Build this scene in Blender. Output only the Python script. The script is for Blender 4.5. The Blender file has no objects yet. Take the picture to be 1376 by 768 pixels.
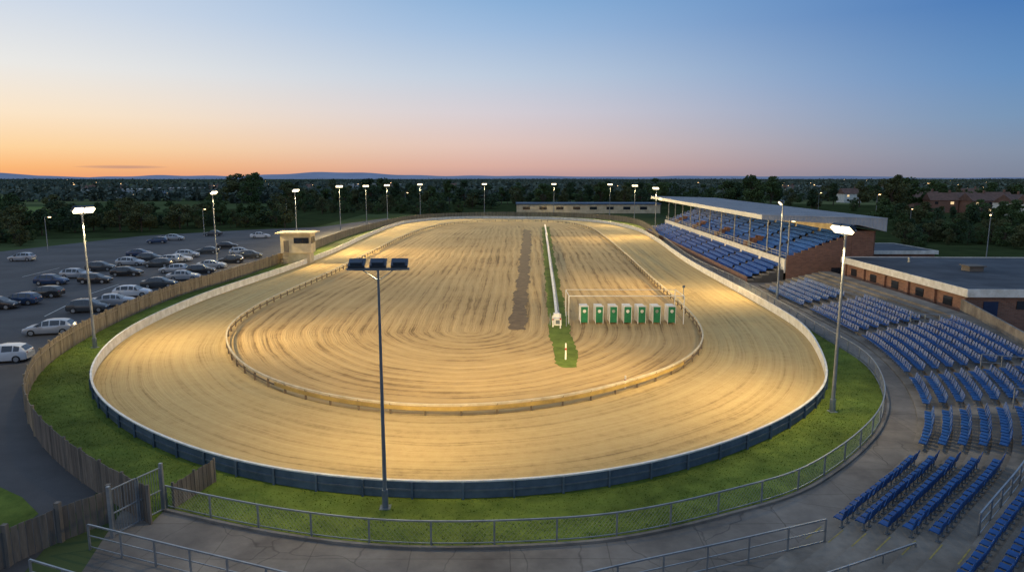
import bpy, math, random
import numpy as np
from mathutils import Vector, Matrix
random.seed(7); rng=np.random.default_rng(7)
scene=bpy.context.scene
COL=scene.collection
H=15.0; F=917.0; TH=math.atan(146/F); S=math.sin(TH); C=math.cos(TH)
def G(u,v,z=0.0):
    """ground position (metres) where the camera ray of image pixel (u,v) meets height z"""
    dx=(u-688)/F; dy=(v-384)/F
    t=(H-z)/(S+dy*C)
    return Vector((dx*t,(C-dy*S)*t,0.0))
# ------------------------------------------------------------ materials
MATS={}
def nt(m): return m.node_tree.nodes,m.node_tree.links
def pmat(name,c1,c2=None,scale=1.0,rough=0.8,bump=0.0,metal=0.0,detail=6,stretch=None,bscale=None,obj=False,spec=0.3,joints=None,patch=0.0):
    if name in MATS: return MATS[name]
    m=bpy.data.materials.new(name); m.use_nodes=True; N,L=nt(m)
    b=N['Principled BSDF']; b.inputs['Roughness'].default_value=rough; b.inputs['Metallic'].default_value=metal
    b.inputs['Specular IOR Level'].default_value=spec
    if c2 is None: c2=tuple(x*0.75 for x in c1)
    tc=N.new('ShaderNodeTexCoord'); geo=N.new('ShaderNodeNewGeometry')
    src=tc.outputs['Object'] if obj else geo.outputs['Position']
    mp=N.new('ShaderNodeMapping'); L.new(src,mp.inputs[0])
    if stretch: mp.inputs['Scale'].default_value=stretch
    n=N.new('ShaderNodeTexNoise'); n.inputs['Scale'].default_value=scale; n.inputs['Detail'].default_value=detail; n.inputs['Roughness'].default_value=.65
    L.new(mp.outputs[0],n.inputs[0])
    r=N.new('ShaderNodeValToRGB'); r.color_ramp.elements[0].position=.32; r.color_ramp.elements[1].position=.68
    r.color_ramp.elements[0].color=(*c2,1); r.color_ramp.elements[1].color=(*c1,1)
    L.new(n.outputs[0],r.inputs[0]); out=r.outputs[0]
    if joints:
        t=N.new('ShaderNodeTexBrick'); t.inputs['Scale'].default_value=1; t.inputs['Brick Width'].default_value=joints; t.inputs['Row Height'].default_value=joints*.7; t.inputs['Mortar Size'].default_value=.025; t.offset=.0
        t.inputs['Color1'].default_value=(1,1,1,1); t.inputs['Color2'].default_value=(.84,.84,.86,1); t.inputs['Mortar'].default_value=(.55,.55,.53,1)
        wv=N.new('ShaderNodeTexNoise'); wv.inputs['Scale'].default_value=.6; L.new(geo.outputs['Position'],wv.inputs[0])
        va=N.new('ShaderNodeVectorMath'); va.operation='MULTIPLY_ADD'; va.inputs[1].default_value=(.15,.15,0); L.new(wv.outputs['Color'],va.inputs[0]); L.new(geo.outputs['Position'],va.inputs[2]); L.new(va.outputs[0],t.inputs[0])
        cr=N.new('ShaderNodeTexVoronoi'); cr.feature='DISTANCE_TO_EDGE'; cr.inputs['Scale'].default_value=.28; va2=N.new('ShaderNodeVectorMath'); va2.operation='MULTIPLY_ADD'; va2.inputs[1].default_value=(1.6,1.6,0); L.new(wv.outputs['Color'],va2.inputs[0]); L.new(geo.outputs['Position'],va2.inputs[2]); L.new(va2.outputs[0],cr.inputs[0])
        cm=N.new('ShaderNodeMapRange'); cm.inputs[1].default_value=.0; cm.inputs[2].default_value=.012; cm.inputs[3].default_value=.5; cm.inputs[4].default_value=1; L.new(cr.outputs[0],cm.inputs[0])
        for k in (t.outputs[0],cm.outputs[0]):
            mx=N.new('ShaderNodeMix'); mx.data_type='RGBA'; mx.blend_type='MULTIPLY'; mx.inputs[0].default_value=.8; L.new(out,mx.inputs[6]); L.new(k,mx.inputs[7]); out=mx.outputs[2]
    if patch:
        pn=N.new('ShaderNodeTexNoise'); pn.inputs['Scale'].default_value=.11; pn.inputs['Detail'].default_value=5; pn.inputs['Roughness'].default_value=.7; L.new(geo.outputs['Position'],pn.inputs[0])
        pr=N.new('ShaderNodeMapRange'); pr.inputs[1].default_value=.35; pr.inputs[2].default_value=.65; pr.inputs[3].default_value=1-patch; pr.inputs[4].default_value=1.15; L.new(pn.outputs[0],pr.inputs[0])
        mx=N.new('ShaderNodeVectorMath'); mx.operation='SCALE'; L.new(out,mx.inputs[0]); L.new(pr.outputs[0],mx.inputs['Scale']); out=mx.outputs[0]
    L.new(out,b.inputs['Base Color'])
    if bump:
        n2=N.new('ShaderNodeTexNoise'); n2.inputs['Scale'].default_value=bscale or scale*4; n2.inputs['Detail'].default_value=5
        L.new(mp.outputs[0],n2.inputs[0])
        bp=N.new('ShaderNodeBump'); bp.inputs['Strength'].default_value=bump; bp.inputs['Distance'].default_value=.05
        L.new(n2.outputs[0],bp.inputs['Height']); L.new(bp.outputs[0],b.inputs['Normal'])
    MATS[name]=m; return m
def emat(name,c,s):
    if name in MATS: return MATS[name]
    m=bpy.data.materials.new(name); m.use_nodes=True; N,L=nt(m)
    b=N['Principled BSDF']; b.inputs['Base Color'].default_value=(*c,1)
    b.inputs['Emission Color'].default_value=(*c,1); b.inputs['Emission Strength'].default_value=s
    MATS[name]=m; return m
def sand_mat(name,light,mid,dark,wamp=.06,period=1.3,gk=1.0,churn=.16):
    m=bpy.data.materials.new(name); m.use_nodes=True; N,L=nt(m)
    b=N['Principled BSDF']; b.inputs['Roughness'].default_value=.95; b.inputs['Specular IOR Level'].default_value=.1
    uv=N.new('ShaderNodeUVMap'); geo=N.new('ShaderNodeNewGeometry')
    def noise(s,d,r,col=False,vec=None):
        n=N.new('ShaderNodeTexNoise'); n.inputs['Scale'].default_value=s; n.inputs['Detail'].default_value=d; n.inputs['Roughness'].default_value=r
        L.new(vec or geo.outputs['Position'],n.inputs[0]); return n.outputs['Color' if col else 0]
    sub=N.new('ShaderNodeVectorMath'); sub.operation='MULTIPLY_ADD'
    sub.inputs[1].default_value=(0,1.4,0); L.new(noise(.06,3,.6,True),sub.inputs[0]); L.new(uv.outputs[0],sub.inputs[2])
    def groove(sx,sy,detail=3,rough=.6):
        mp=N.new('ShaderNodeMapping'); mp.inputs['Scale'].default_value=(sx,sy,1)
        L.new(sub.outputs[0],mp.inputs[0])
        return noise(1,detail,rough,vec=mp.outputs[0])
    def mm(op,a,k):
        x=N.new('ShaderNodeMath'); x.operation=op; L.new(a,x.inputs[0])
        if isinstance(k,float): x.inputs[1].default_value=k
        else: L.new(k,x.inputs[1])
        return x.outputs[0]
    g1=groove(.02,.6,3); g2=groove(.04,3.2,5,.75); g3=groove(.10,9.0,2)
    iso=noise(.07,8,.72); fine=noise(1.3,9,.8)
    sy=N.new('ShaderNodeSeparateXYZ'); L.new(sub.outputs[0],sy.inputs[0])
    wv=mm('SINE',mm('MULTIPLY',sy.outputs[1],2*math.pi/period),0.0)
    gate=noise(.05,3,.6)
    wv2=mm('MULTIPLY',mm('MULTIPLY',wv,mm('MULTIPLY',g1,gate)),wamp*3)
    tot=mm('MULTIPLY',g1,.15*gk)
    for a,k in ((g2,.28*gk),(g3,.14*gk),(iso,churn),(fine,1-churn-.57*gk)): tot=mm('ADD',tot,mm('MULTIPLY',a,k))
    tot=mm('ADD',tot,wv2)
    r=N.new('ShaderNodeValToRGB'); e=r.color_ramp.elements
    e[0].position=.41; e[0].color=(*dark,1); e[1].position=.59; e[1].color=(*light,1)
    k=e.new(.475); k.color=(*mid,1)
    L.new(tot,r.inputs[0]); L.new(r.outputs[0],b.inputs['Base Color'])
    bp=N.new('ShaderNodeBump'); bp.inputs['Strength'].default_value=1.0; bp.inputs['Distance'].default_value=.42
    L.new(tot,bp.inputs['Height']); L.new(bp.outputs[0],b.inputs['Normal'])
    return m
SAND=sand_mat('track_sand',(.57,.42,.195),(.475,.335,.145),(.26,.175,.075),.02,1.1,1.05,.18)
SANDIN=sand_mat('infield_sand',(.49,.345,.16),(.375,.255,.115),(.16,.10,.045),.04,.95,1.1,.26)
GRASS=pmat('mown_grass',(.16,.205,.036),(.08,.12,.02),.8,.95,.6,bscale=9,detail=10,spec=.1,patch=.45)
EARTH=pmat('dark_earth',(.16,.11,.06),(.09,.06,.034),.9,.95,.8,detail=9)
ASPH=pmat('asphalt',(.082,.079,.08),(.047,.046,.048),.12,.8,.3,bscale=12,detail=10,patch=.2)
CONC=pmat('concrete_paving',(.225,.20,.17),(.115,.10,.087),.35,.9,.3,bscale=8,detail=10,joints=4.0,patch=.3)
CONC2=pmat('terrace_concrete',(.24,.21,.175),(.10,.088,.074),.5,.9,.3,bscale=8,detail=10,patch=.3)
CONC3=pmat('stand_concrete',(.085,.08,.075),(.045,.042,.04),.5,.9,.2,bscale=8)
STEEL=pmat('galvanised_steel',(.33,.35,.37),(.2,.22,.24),2,.45,0,.6)
STEELD=pmat('painted_mast_steel',(.16,.19,.22),(.10,.12,.145),2,.5,0,.3)
BLUEBOX=pmat('lamp_housing_paint',(.05,.075,.11),(.03,.045,.07),2,.4,0,.3)
WHITE=pmat('white_paint',(.75,.73,.68),(.5,.47,.40),1.2,.6,.0)
SLATE=pmat('slate_panel',(.10,.14,.18),(.05,.075,.10),1.0,.6,.1,detail=7)
WOOD=pmat('weathered_wood',(.31,.25,.17),(.16,.125,.085),1.5,.85,.2,stretch=(3,3,.4),detail=7)
WOODG=pmat('grey_wood',(.18,.155,.13),(.09,.078,.065),1.5,.85,.2,stretch=(3,3,.4),detail=7)
RAILW=pmat('rail_timber',(.62,.53,.37),(.40,.33,.21),1.2,.8)
RAILD=pmat('rail_post_dark',(.20,.145,.095),(.11,.08,.05),2,.8)
YEL=pmat('yellow_board',(.50,.34,.10),(.26,.18,.06),.6,.7,detail=9)
YELP=pmat('yellow_line_paint',(.36,.27,.06),(.14,.12,.06),3,.8,detail=9)
def brick():
    m=bpy.data.materials.new('red_brick'); m.use_nodes=True; N,L=nt(m); b=N['Principled BSDF']; b.inputs['Roughness'].default_value=.9
    geo=N.new('ShaderNodeNewGeometry'); sx=N.new('ShaderNodeSeparateXYZ'); L.new(geo.outputs['Position'],sx.inputs[0])
    ad=N.new('ShaderNodeMath'); L.new(sx.outputs[0],ad.inputs[0]); L.new(sx.outputs[1],ad.inputs[1])
    cb=N.new('ShaderNodeCombineXYZ'); L.new(ad.outputs[0],cb.inputs[0]); L.new(sx.outputs[2],cb.inputs[1])
    t=N.new('ShaderNodeTexBrick'); t.inputs['Scale'].default_value=1; t.inputs['Brick Width'].default_value=.45; t.inputs['Row Height'].default_value=.15; t.inputs['Mortar Size'].default_value=.012
    t.inputs['Color1'].default_value=(.30,.135,.085,1); t.inputs['Color2'].default_value=(.19,.085,.055,1); t.inputs['Mortar'].default_value=(.24,.2,.16,1)
    L.new(cb.outputs[0],t.inputs[0]); 
    n=N.new('ShaderNodeTexNoise'); n.inputs['Scale'].default_value=.5; n.inputs['Detail'].default_value=8
    mr=N.new('ShaderNodeMapRange'); mr.inputs[1].default_value=.3; mr.inputs[2].default_value=.6; mr.inputs[3].default_value=.5; mr.inputs[4].default_value=1; L.new(n.outputs[0],mr.inputs[0])
    mx=N.new('ShaderNodeMix'); mx.data_type='RGBA'; mx.blend_type='MULTIPLY'; mx.inputs[0].default_value=1
    L.new(t.outputs[0],mx.inputs[6]); L.new(mr.outputs[0],mx.inputs[7]); L.new(mx.outputs[2],b.inputs['Base Color'])
    return m
BRICK=brick()
ROOFG=pmat('ribbed_roof_sheet',(.42,.44,.46),(.29,.31,.34),.3,.5,0,.1)
ROOFD=pmat('roof_felt',(.075,.08,.09),(.035,.038,.045),.25,.8,detail=9,patch=.4)
ROOFB=pmat('blue_roof_sheet',(.07,.11,.17),(.045,.07,.11),.3,.6)
CREAM=pmat('cream_render',(.60,.51,.35),(.40,.33,.22),.6,.85)
TILE=pmat('roof_tile',(.18,.10,.075),(.10,.06,.045),.8,.85)
GLASSD=pmat('dark_glass',(.02,.025,.035),(.015,.018,.025),1,.08,spec=.8)
GREEN=pmat('trap_green_paint',(.02,.19,.08),(.012,.12,.05),2,.45)
BLUES=pmat('blue_seat_plastic',(.020,.095,.29),(.009,.048,.16),1.1,.5,spec=.2,detail=8)
BLUES2=pmat('blue_seat_plastic_stand',(.022,.10,.36),(.012,.06,.23),1.1,.7,spec=.05,detail=8)
BLUED=pmat('navy_door_paint',(.02,.035,.08),(.015,.025,.06),1,.5)
RUBBER=pmat('rubber',(.02,.02,.02),(.014,.014,.014),3,.8)
BARK=pmat('bark',(.09,.065,.045),(.05,.035,.025),3,.9,.5)
LEAF=[pmat('leaf_a',(.075,.12,.035),(.028,.05,.016),.35,.8),pmat('leaf_b',(.11,.12,.04),(.04,.05,.018),.35,.8),pmat('leaf_c',(.05,.09,.035),(.02,.038,.018),.35,.8),pmat('leaf_far_hazed',(.11,.135,.10),(.05,.07,.055),.012,.9)]  # last leaf colour is lightened to stand in for distance haze
LAMP=emat('lamp_glow',(1,.83,.50),4.0)
LAMPF=emat('far_lamp_glow',(1,.62,.28),8)
WINL=emat('lit_window',(1,.7,.35),.8)
CREDL=pmat('red_lens',(.3,.01,.01),(.2,.01,.01),3,.3)
HEADL=pmat('clear_lens',(.6,.62,.65),(.5,.5,.55),3,.15)
# ------------------------------------------------------------ mesh building
class MB:
    def __init__(s): s.v=[]; s.f=[]; s.mi=[]
    def add(s,vs,fs,mi=0):
        o=len(s.v); s.v+= [tuple(p) for p in vs]; s.f+=[tuple(i+o for i in f) for f in fs]; s.mi+=[mi]*len(fs)
    def box(s,c,d,rz=0,mi=0,rx=0):
        x,y,z=d[0]/2,d[1]/2,d[2]/2
        M=Matrix.Translation(Vector(c))@Matrix.Rotation(rz,4,'Z')@Matrix.Rotation(rx,4,'X')
        vs=[M@Vector(p) for p in [(-x,-y,-z),(x,-y,-z),(x,y,-z),(-x,y,-z),(-x,-y,z),(x,-y,z),(x,y,z),(-x,y,z)]]
        s.add(vs,[(0,3,2,1),(4,5,6,7),(0,1,5,4),(1,2,6,5),(2,3,7,6),(3,0,4,7)],mi)
    def bar(s,a,b,w,h=None,mi=0):
        a=Vector(a); b=Vector(b); h=h or w; d=b-a; l=d.length
        if l<1e-6: return
        d/=l; up=Vector((0,0,1)) if abs(d.z)<.95 else Vector((0,1,0))
        sx=d.cross(up).normalized()*w/2; sy=sx.normalized().cross(d)*h/2
        vs=[a-sx-sy,a+sx-sy,a+sx+sy,a-sx+sy,b-sx-sy,b+sx-sy,b+sx+sy,b-sx+sy]
        s.add(vs,[(0,3,2,1),(4,5,6,7),(0,1,5,4),(1,2,6,5),(2,3,7,6),(3,0,4,7)],mi)
    def tube(s,a,b,r0,r1=None,n=10,mi=0):
        a=Vector(a); b=Vector(b); r1=r0 if r1 is None else r1; d=(b-a).normalized()
        up=Vector((0,0,1)) if abs(d.z)<.95 else Vector((0,1,0))
        x=d.cross(up).normalized(); y=x.cross(d)
        vs=[];
        for p,r in ((a,r0),(b,r1)):
            for i in range(n):
                t=2*math.pi*i/n; vs.append(p+x*math.cos(t)*r+y*math.sin(t)*r)
        fs=[(i,(i+1)%n,n+(i+1)%n,n+i) for i in range(n)]+[tuple(range(n))[::-1],tuple(range(n,2*n))]
        s.add(vs,fs,mi)
    def wall(s,pts,z0,z1,th,mi=0,mi_in=None):
        P=[Vector((p[0],p[1],0)) for p in pts]; n=len(P)
        nr=[]
        for i in range(n):
            d=(P[min(i+1,n-1)]-P[max(i-1,0)]).normalized(); nr.append(Vector((-d.y,d.x,0)))
        vs=[]
        for p,q in zip(P,nr):
            a=p+q*th/2; b=p-q*th/2
            vs+=[(a.x,a.y,z0),(a.x,a.y,z1),(b.x,b.y,z1),(b.x,b.y,z0)]
        if mi_in is None: mi_in=mi
        fs=[];mm=[]
        for i in range(n-1):
            o=4*i
            fs+=[(o,o+4,o+5,o+1),(o+1,o+5,o+6,o+2),(o+2,o+6,o+7,o+3)]; mm+=[mi_in,mi,mi]
        fs+=[(0,1,2,3),(4*n-1,4*n-2,4*n-3,4*n-4)]; mm+=[mi,mi]
        o=len(s.v); s.v+=vs; s.f+=[tuple(i+o for i in f) for f in fs]; s.mi+=mm
    def obj(s,name,mats,parent=None,loc=None,smooth=False):
        me=bpy.data.meshes.new(name); me.from_pydata(s.v,[],s.f)
        if not isinstance(mats,(list,tuple)): mats=[mats]
        for m in mats: me.materials.append(m)
        me.polygons.foreach_set('material_index',s.mi)
        if smooth: me.polygons.foreach_set('use_smooth',[True]*len(s.f))
        me.update()
        o=bpy.data.objects.new(name,me); COL.objects.link(o)
        if parent is not None: o.parent=parent
        if loc is not None: o.location=loc
        return o
def empty(name,loc=(0,0,0),rz=0):
    o=bpy.data.objects.new(name,None); o.location=loc; o.rotation_euler=(0,0,rz); o.empty_display_size=.3; COL.objects.link(o); return o
def tag(o,label,cat,group=None,kind=None):
    o['label']=label; o['category']=cat
    if group: o['group']=group
    if kind: o['kind']=kind
    return o
def copy_thing(root,loc,rz=0,sc=1.0,swap=None):
    r=root.copy(); COL.objects.link(r); r.location=loc; r.rotation_euler=(0,0,rz); r.scale=(sc,)*3 if not isinstance(sc,tuple) else sc
    def rec(o,p):
        for c in list(o.children):
            k=c.copy(); 
            if swap and c.data in swap: k.data=swap[c.data]
            COL.objects.link(k); k.parent=p; rec(c,k)
    rec(root,r); return r
# ------------------------------------------------------------ curves
def catmull(P,closed,k=14):
    n=len(P); out=[]
    rngi=range(n) if closed else range(n-1)
    for i in rngi:
        if closed: a,b,c,d=P[(i-1)%n],P[i],P[(i+1)%n],P[(i+2)%n]
        else: a,b,c,d=P[max(i-1,0)],P[i],P[i+1],P[min(i+2,n-1)]
        for j in range(k):
            t=j/k
            out.append(.5*((2*b)+(c-a)*t+(2*a-5*b+4*c-d)*t*t+(3*b-a-3*c+d)*t**3))
    if not closed: out.append(P[-1].copy())
    return out
def resample(P,n=None,step=None,closed=False):
    Q=P+[P[0]] if closed else P
    L=[0]
    for a,b in zip(Q,Q[1:]): L.append(L[-1]+(b-a).length)
    T=L[-1]
    if n is None: n=max(1,int(round(T/step)))
    xs=np.interp(np.linspace(0,T,n+1),L,[p.x for p in Q]); ys=np.interp(np.linspace(0,T,n+1),L,[p.y for p in Q])
    R=[Vector((x,y,0)) for x,y in zip(xs,ys)]
    return R[:-1] if closed else R
def smooth(P,it,closed=True):
    for _ in range(it):
        n=len(P); Q=[]
        for i in range(n):
            if not closed and i in (0,n-1): Q.append(P[i]); continue
            Q.append(P[i]*.5+(P[(i-1)%n]+P[(i+1)%n])*.25)
        P=Q
    return P
def curve(px,closed,n=None,step=None,sm=0):
    P=resample(catmull([G(*p) for p in px],closed),n=n,step=step,closed=closed)
    return smooth(P,sm,closed)
def nearest(P,q): return min(range(len(P)),key=lambda i:(P[i]-q).length)
def normals(P,closed=False):
    n=len(P); R=[]
    for i in range(n):
        a=P[(i-1)%n] if closed else P[max(i-1,0)]; b=P[(i+1)%n] if closed else P[min(i+1,n-1)]
        d=(b-a).normalized(); R.append(Vector((-d.y,d.x,0)))
    return R
z9=.9
OUT=curve([(620,673),(720,669),(820,656),(900,639),(980,614),(1050,583),(1098,549),(1114,500,z9),(1085,440,z9),(1040,410,z9),(975,375,z9),(920,345,z9),(880,318,z9),(850,304,z9),(800,295,z9),(740,291.5,z9),(650,290.5,z9),(600,291.5,z9),(545,296.5,z9),(500,311,z9),(455,331,z9),(400,352,z9),(330,375,z9),(270,395,z9),(200,425,z9),(150,455,z9),(120,495,z9),(124,535),(150,568),(200,598),(260,624),(340,648),(440,664),(520,671)],True,n=400,sm=14)
z7=.7
INN=curve([(620,547,z7),(700,541,z7),(770,532,z7),(840,514,z7),(900,495,z7),(937,472,z7),(946,452,z7),(935,428,z7),(905,398,z7),(875,372,z7),(840,340,z7),(812,317,z7),(790,304,z7),(755,297,z7),(700,295,z7),(640,296,z7),(592,301,z7),(545,315,z7),(490,342,z7),(450,362,z7),(400,384,z7),(345,410,z7),(310,435,z7),(303,455,z7),(315,480,z7),(345,502,z7),(400,523,z7),(480,539,z7),(550,546,z7)],True,n=400,sm=14)
OUT=OUT[200:]+OUT[:200]; INN=INN[200:]+INN[:200]
# ------------------------------------------------------------ ground sheets
def sheet(name,pts,z,mat,kind='structure'):
    mb=MB(); mb.add([(p[0],p[1],z) for p in pts],[tuple(range(len(pts)))])
    o=mb.obj(name,mat); o['kind']=kind
    return o
def strip(name,A,B,z,mat,rows,width,closed=True):
    n=len(A); vs=[];uvs=[];fs=[]
    Ls=[0]
    for i in range(n): Ls.append(Ls[-1]+(A[(i+1)%n]-A[i]).length)
    for j in range(rows+1):
        t=j/rows
        for i in range(n+1):
            p=A[i%n].lerp(B[i%n],t); vs.append((p.x,p.y,z)); uvs.append((Ls[i],t*width))
    for j in range(rows):
        for i in range(n):
            a=j*(n+1)+i; fs.append((a,a+1,a+n+2,a+n+1))
    me=bpy.data.meshes.new(name); me.from_pydata(vs,[],fs); me.materials.append(mat)
    ul=me.uv_layers.new(name='UVMap')
    idx=np.zeros(len(me.loops),dtype=np.int32); me.loops.foreach_get('vertex_index',idx)
    ul.data.foreach_set('uv',np.array(uvs)[idx].ravel())
    me.update(); o=bpy.data.objects.new(name,me); COL.objects.link(o); o['kind']='structure'; return o
def terrain_mat():
    m=bpy.data.materials.new('farmland'); m.use_nodes=True; N,L=nt(m); b=N['Principled BSDF']; b.inputs['Roughness'].default_value=1; b.inputs['Specular IOR Level'].default_value=0
    geo=N.new('ShaderNodeNewGeometry'); mp=N.new('ShaderNodeMapping'); mp.inputs['Scale'].default_value=(.006,.0045,1); mp.inputs['Rotation'].default_value=(0,0,.3); L.new(geo.outputs['Position'],mp.inputs[0])
    v=N.new('ShaderNodeTexVoronoi'); v.distance='MANHATTAN'; v.voronoi_dimensions='2D'; v.inputs['Scale'].default_value=1; L.new(mp.outputs[0],v.inputs[0])
    sp=N.new('ShaderNodeSeparateColor'); L.new(v.outputs['Color'],sp.inputs[0])
    r=N.new('ShaderNodeValToRGB'); r.color_ramp.interpolation='CONSTANT'; e=r.color_ramp.elements
    e[0].color=(.06,.08,.04,1); e[1].position=.25; e[1].color=(.10,.13,.055,1)
    for p,c in ((.5,(.16,.18,.08)),(.72,(.22,.20,.13)),(.85,(.08,.10,.05))):
        k=e.new(p); k.color=(*c,1)
    L.new(sp.outputs[0],r.inputs[0])
    n=N.new('ShaderNodeTexNoise'); n.inputs['Scale'].default_value=.05; n.inputs['Detail'].default_value=10; L.new(geo.outputs['Position'],n.inputs[0])
    mx=N.new('ShaderNodeMix'); mx.data_type='RGBA'; mx.blend_type='MULTIPLY'; mx.inputs[0].default_value=.6
    L.new(r.outputs[0],mx.inputs[6]); L.new(n.outputs[0],mx.inputs[7]); L.new(mx.outputs[2],b.inputs['Base Color']); return m
sheet('ground',[(-9000,-400),(9000,-400),(9000,12000),(-9000,12000)],0,terrain_mat())
FLD=pmat('pasture',(.17,.22,.07),(.11,.15,.05),.02,1,spec=0)
SCRUB=pmat('rough_scrub',(.05,.065,.025),(.025,.034,.014),.15,1,.5,spec=0,detail=9)
sheet('ground_scrub',[(-330,120),(-330,215),(-150,300),(-90,400),(150,400),(330,300),(330,110),(60,110),(60,280),(-60,285),(-60,180),(-180,150)],.005,SCRUB)
sheet('ground_field',[G(-260,292),G(72,289),G(88,278),G(-220,277)],.014,FLD)
sheet('ground_field',[G(-160,272),G(60,271),G(70,264),G(-160,264)],.014,FLD)
ZW=1.8
WOODL=curve([(198,652,ZW),(160,634,ZW),(115,608,ZW),(75,580,ZW),(45,550,ZW),(30,517,ZW),(38,487,ZW),(60,462,ZW),(100,437,ZW),(150,413,ZW),(200,393,ZW),(250,376,ZW),(300,363,ZW),(345,350,ZW),(400,332,ZW),(455,312,ZW),(500,300,ZW),(548,290,ZW),(600,286,ZW),(690,284.5,ZW),(780,286,ZW),(840,291,ZW),(868,299,ZW),(885,314,ZW)],False,step=1.0,sm=10)
ZR=1.1
RAIL=curve([(892,318,ZR),(930,345,ZR),(985,370,ZR),(1040,400,ZR),(1100,435,ZR),(1160,470,ZR),(1187,508,ZR),(1184,545,ZR),(1150,583,ZR),(1100,617,ZR),(1060,636,ZR),(980,657,ZR),(900,676,ZR),(810,691,ZR),(711,697,ZR),(606,700,ZR),(500,697,ZR),(400,686,ZR),(312,671,ZR),(222,652,ZR)],False,step=.5,sm=10)
sheet('road_car_park',[G(-900,352)]+[G(-300,347),G(0,338),G(190,317),G(330,309),G(430,305),G(520,293)]+[(-20,200),(-20,30),(-17,16),(-30,8),(-160,8)],.012,ASPH)
sheet('road_service_yard',[(62,94),(130,94),(130,125),(62,125)],.013,ASPH)
def offset(P,N,d): return [p+n*d for p,n in zip(P,N)]
sheet('ground_concrete_apron',[(-19,34),(-16,22),(-18,16),(-18,6),(60,6),(80,40),(80,100),(62,215),(30,215),(10,190),(10,60)],.02,CONC)
ringpts=WOODL+RAIL
sheet('grass_verge',[p for p in ringpts],.035,GRASS)
bankpts=[G(-40,640),G(-5,652),G(30,668),G(52,690),G(30,708),G(-60,745)]
sheet('grass_bank',bankpts,.03,GRASS)
strip('ground_sand_track',INN,OUT,.06,SAND,8,14.0)
ylo=min(p.y for p in INN); yhi=max(p.y for p in INN)
SP=[Vector((-4.0,min(max(p.y,ylo+24),yhi-22),0)) for p in INN]
strip('ground_sand_infield',INN,SP,.075,SANDIN,10,19.0)
def ragged(px,z,mat,name,amp):
    P=[G(*p) for p in px]; Q=resample(P,step=.45,closed=True); Nn=normals(Q,True)
    st=random.getstate(); random.seed(3); ph=[random.uniform(0,6.28) for _ in range(4)]
    R=[]
    for i,(p,n) in enumerate(zip(Q,Nn)):
        d=amp*(.45*math.sin(i*.21+ph[0])+.3*math.sin(i*.53+ph[1])+.2*math.sin(i*1.7+ph[2])+random.uniform(-.35,.35)); R.append(p+n*d)
    random.setstate(st)
    return sheet(name,R,z,mat)
ragged([(683,444),(706,444),(708,420),(709,395),(712,370),(711,350),(714,330),(713,310),(704,308),(701,330),(698,350),(696,372),(691,395),(688,420)],.095,EARTH,'ground_dark_earth_strip',.35)
ragged([(747,491),(760,496),(777,494),(773,465),(764,435),(752,380),(744,340),(738,305),(728,305),(730,340),(733,380),(737,435),(741,465)],.095,GRASS,'grass_strip',.22)
def inpoly(X,Y,P):
    r=np.zeros(len(X),bool); n=len(P); j=n-1
    for i in range(n):
        xi,yi=P[i][0],P[i][1]; xj,yj=P[j][0],P[j][1]
        if yi!=yj:
            c=((yi>Y)!=(yj>Y))&(X<(xj-xi)*(Y-yi)/(yj-yi)+xi); r^=c
        j=i
    return r
def tufts(name,poly,hole,xr,yr,n,z,label):
    X=rng.uniform(*xr,n); Y=rng.uniform(*yr,n)
    k=inpoly(X,Y,poly)
    if hole is not None: k&=~inpoly(X,Y,hole)
    X=X[k];Y=Y[k];m=len(X)
    hh=rng.uniform(.02,.075,m); a=rng.uniform(0,6.28,m); w=rng.uniform(.015,.045,m); lx=rng.normal(0,.03,m); ly=rng.normal(0,.03,m)
    V=np.empty((m,3,3)); V[:,0]=np.stack([X-np.cos(a)*w,Y-np.sin(a)*w,np.full(m,z)],1); V[:,1]=np.stack([X+np.cos(a)*w,Y+np.sin(a)*w,np.full(m,z)],1); V[:,2]=np.stack([X+lx,Y+ly,z+hh],1)
    me=bpy.data.meshes.new(name); me.from_pydata(V.reshape(-1,3).tolist(),[],np.arange(3*m).reshape(-1,3).tolist()); me.materials.append(GRASS)
    o=bpy.data.objects.new(name,me); COL.objects.link(o); tag(o,label,'grass',None,'stuff')
tufts('grass_tufts',ringpts,OUT,(-42,34),(26,75),220000,.03,'short green grass blades on the mown verge')
# ------------------------------------------------------------ world
w=bpy.data.worlds.new('World'); scene.world=w; w.use_nodes=True; N=w.node_tree.nodes; L=w.node_tree.links
bg=N['Background']
tc=N.new('ShaderNodeTexCoord'); sp=N.new('ShaderNodeSeparateXYZ'); L.new(tc.outputs['Generated'],sp.inputs[0])
def M(op,a,b=None):
    x=N.new('ShaderNodeMath'); x.operation=op
    for i,k in enumerate((a,b)):
        if k is None: continue
        if isinstance(k,(int,float)): x.inputs[i].default_value=k
        else: L.new(k,x.inputs[i])
    return x.outputs[0]
hyp=M('SQRT',M('ADD',M('MULTIPLY',sp.outputs[0],sp.outputs[0]),M('MULTIPLY',sp.outputs[1],sp.outputs[1])))
az=M('DIVIDE',sp.outputs[0],M('MAXIMUM',hyp,.001))
mr=N.new('ShaderNodeMapRange'); mr.inputs[1].default_value=-.6; mr.inputs[2].default_value=.6; L.new(az,mr.inputs[0])
def s2l(c): return tuple((x/255/12.92 if x/255<=.04045 else ((x/255+.055)/1.055)**2.4) for x in c)
def ramp(stops):
    r=N.new('ShaderNodeValToRGB'); e=r.color_ramp.elements
    e[0].position=stops[0][0]; e[0].color=(*s2l(stops[0][1]),1); e[1].position=stops[-1][0]; e[1].color=(*s2l(stops[-1][1]),1)
    for p,c in stops[1:-1]:
        k=e.new(p); k.color=(*s2l(c),1)
    L.new(sp.outputs[2],r.inputs[0]); return r.outputs[0]
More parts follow.
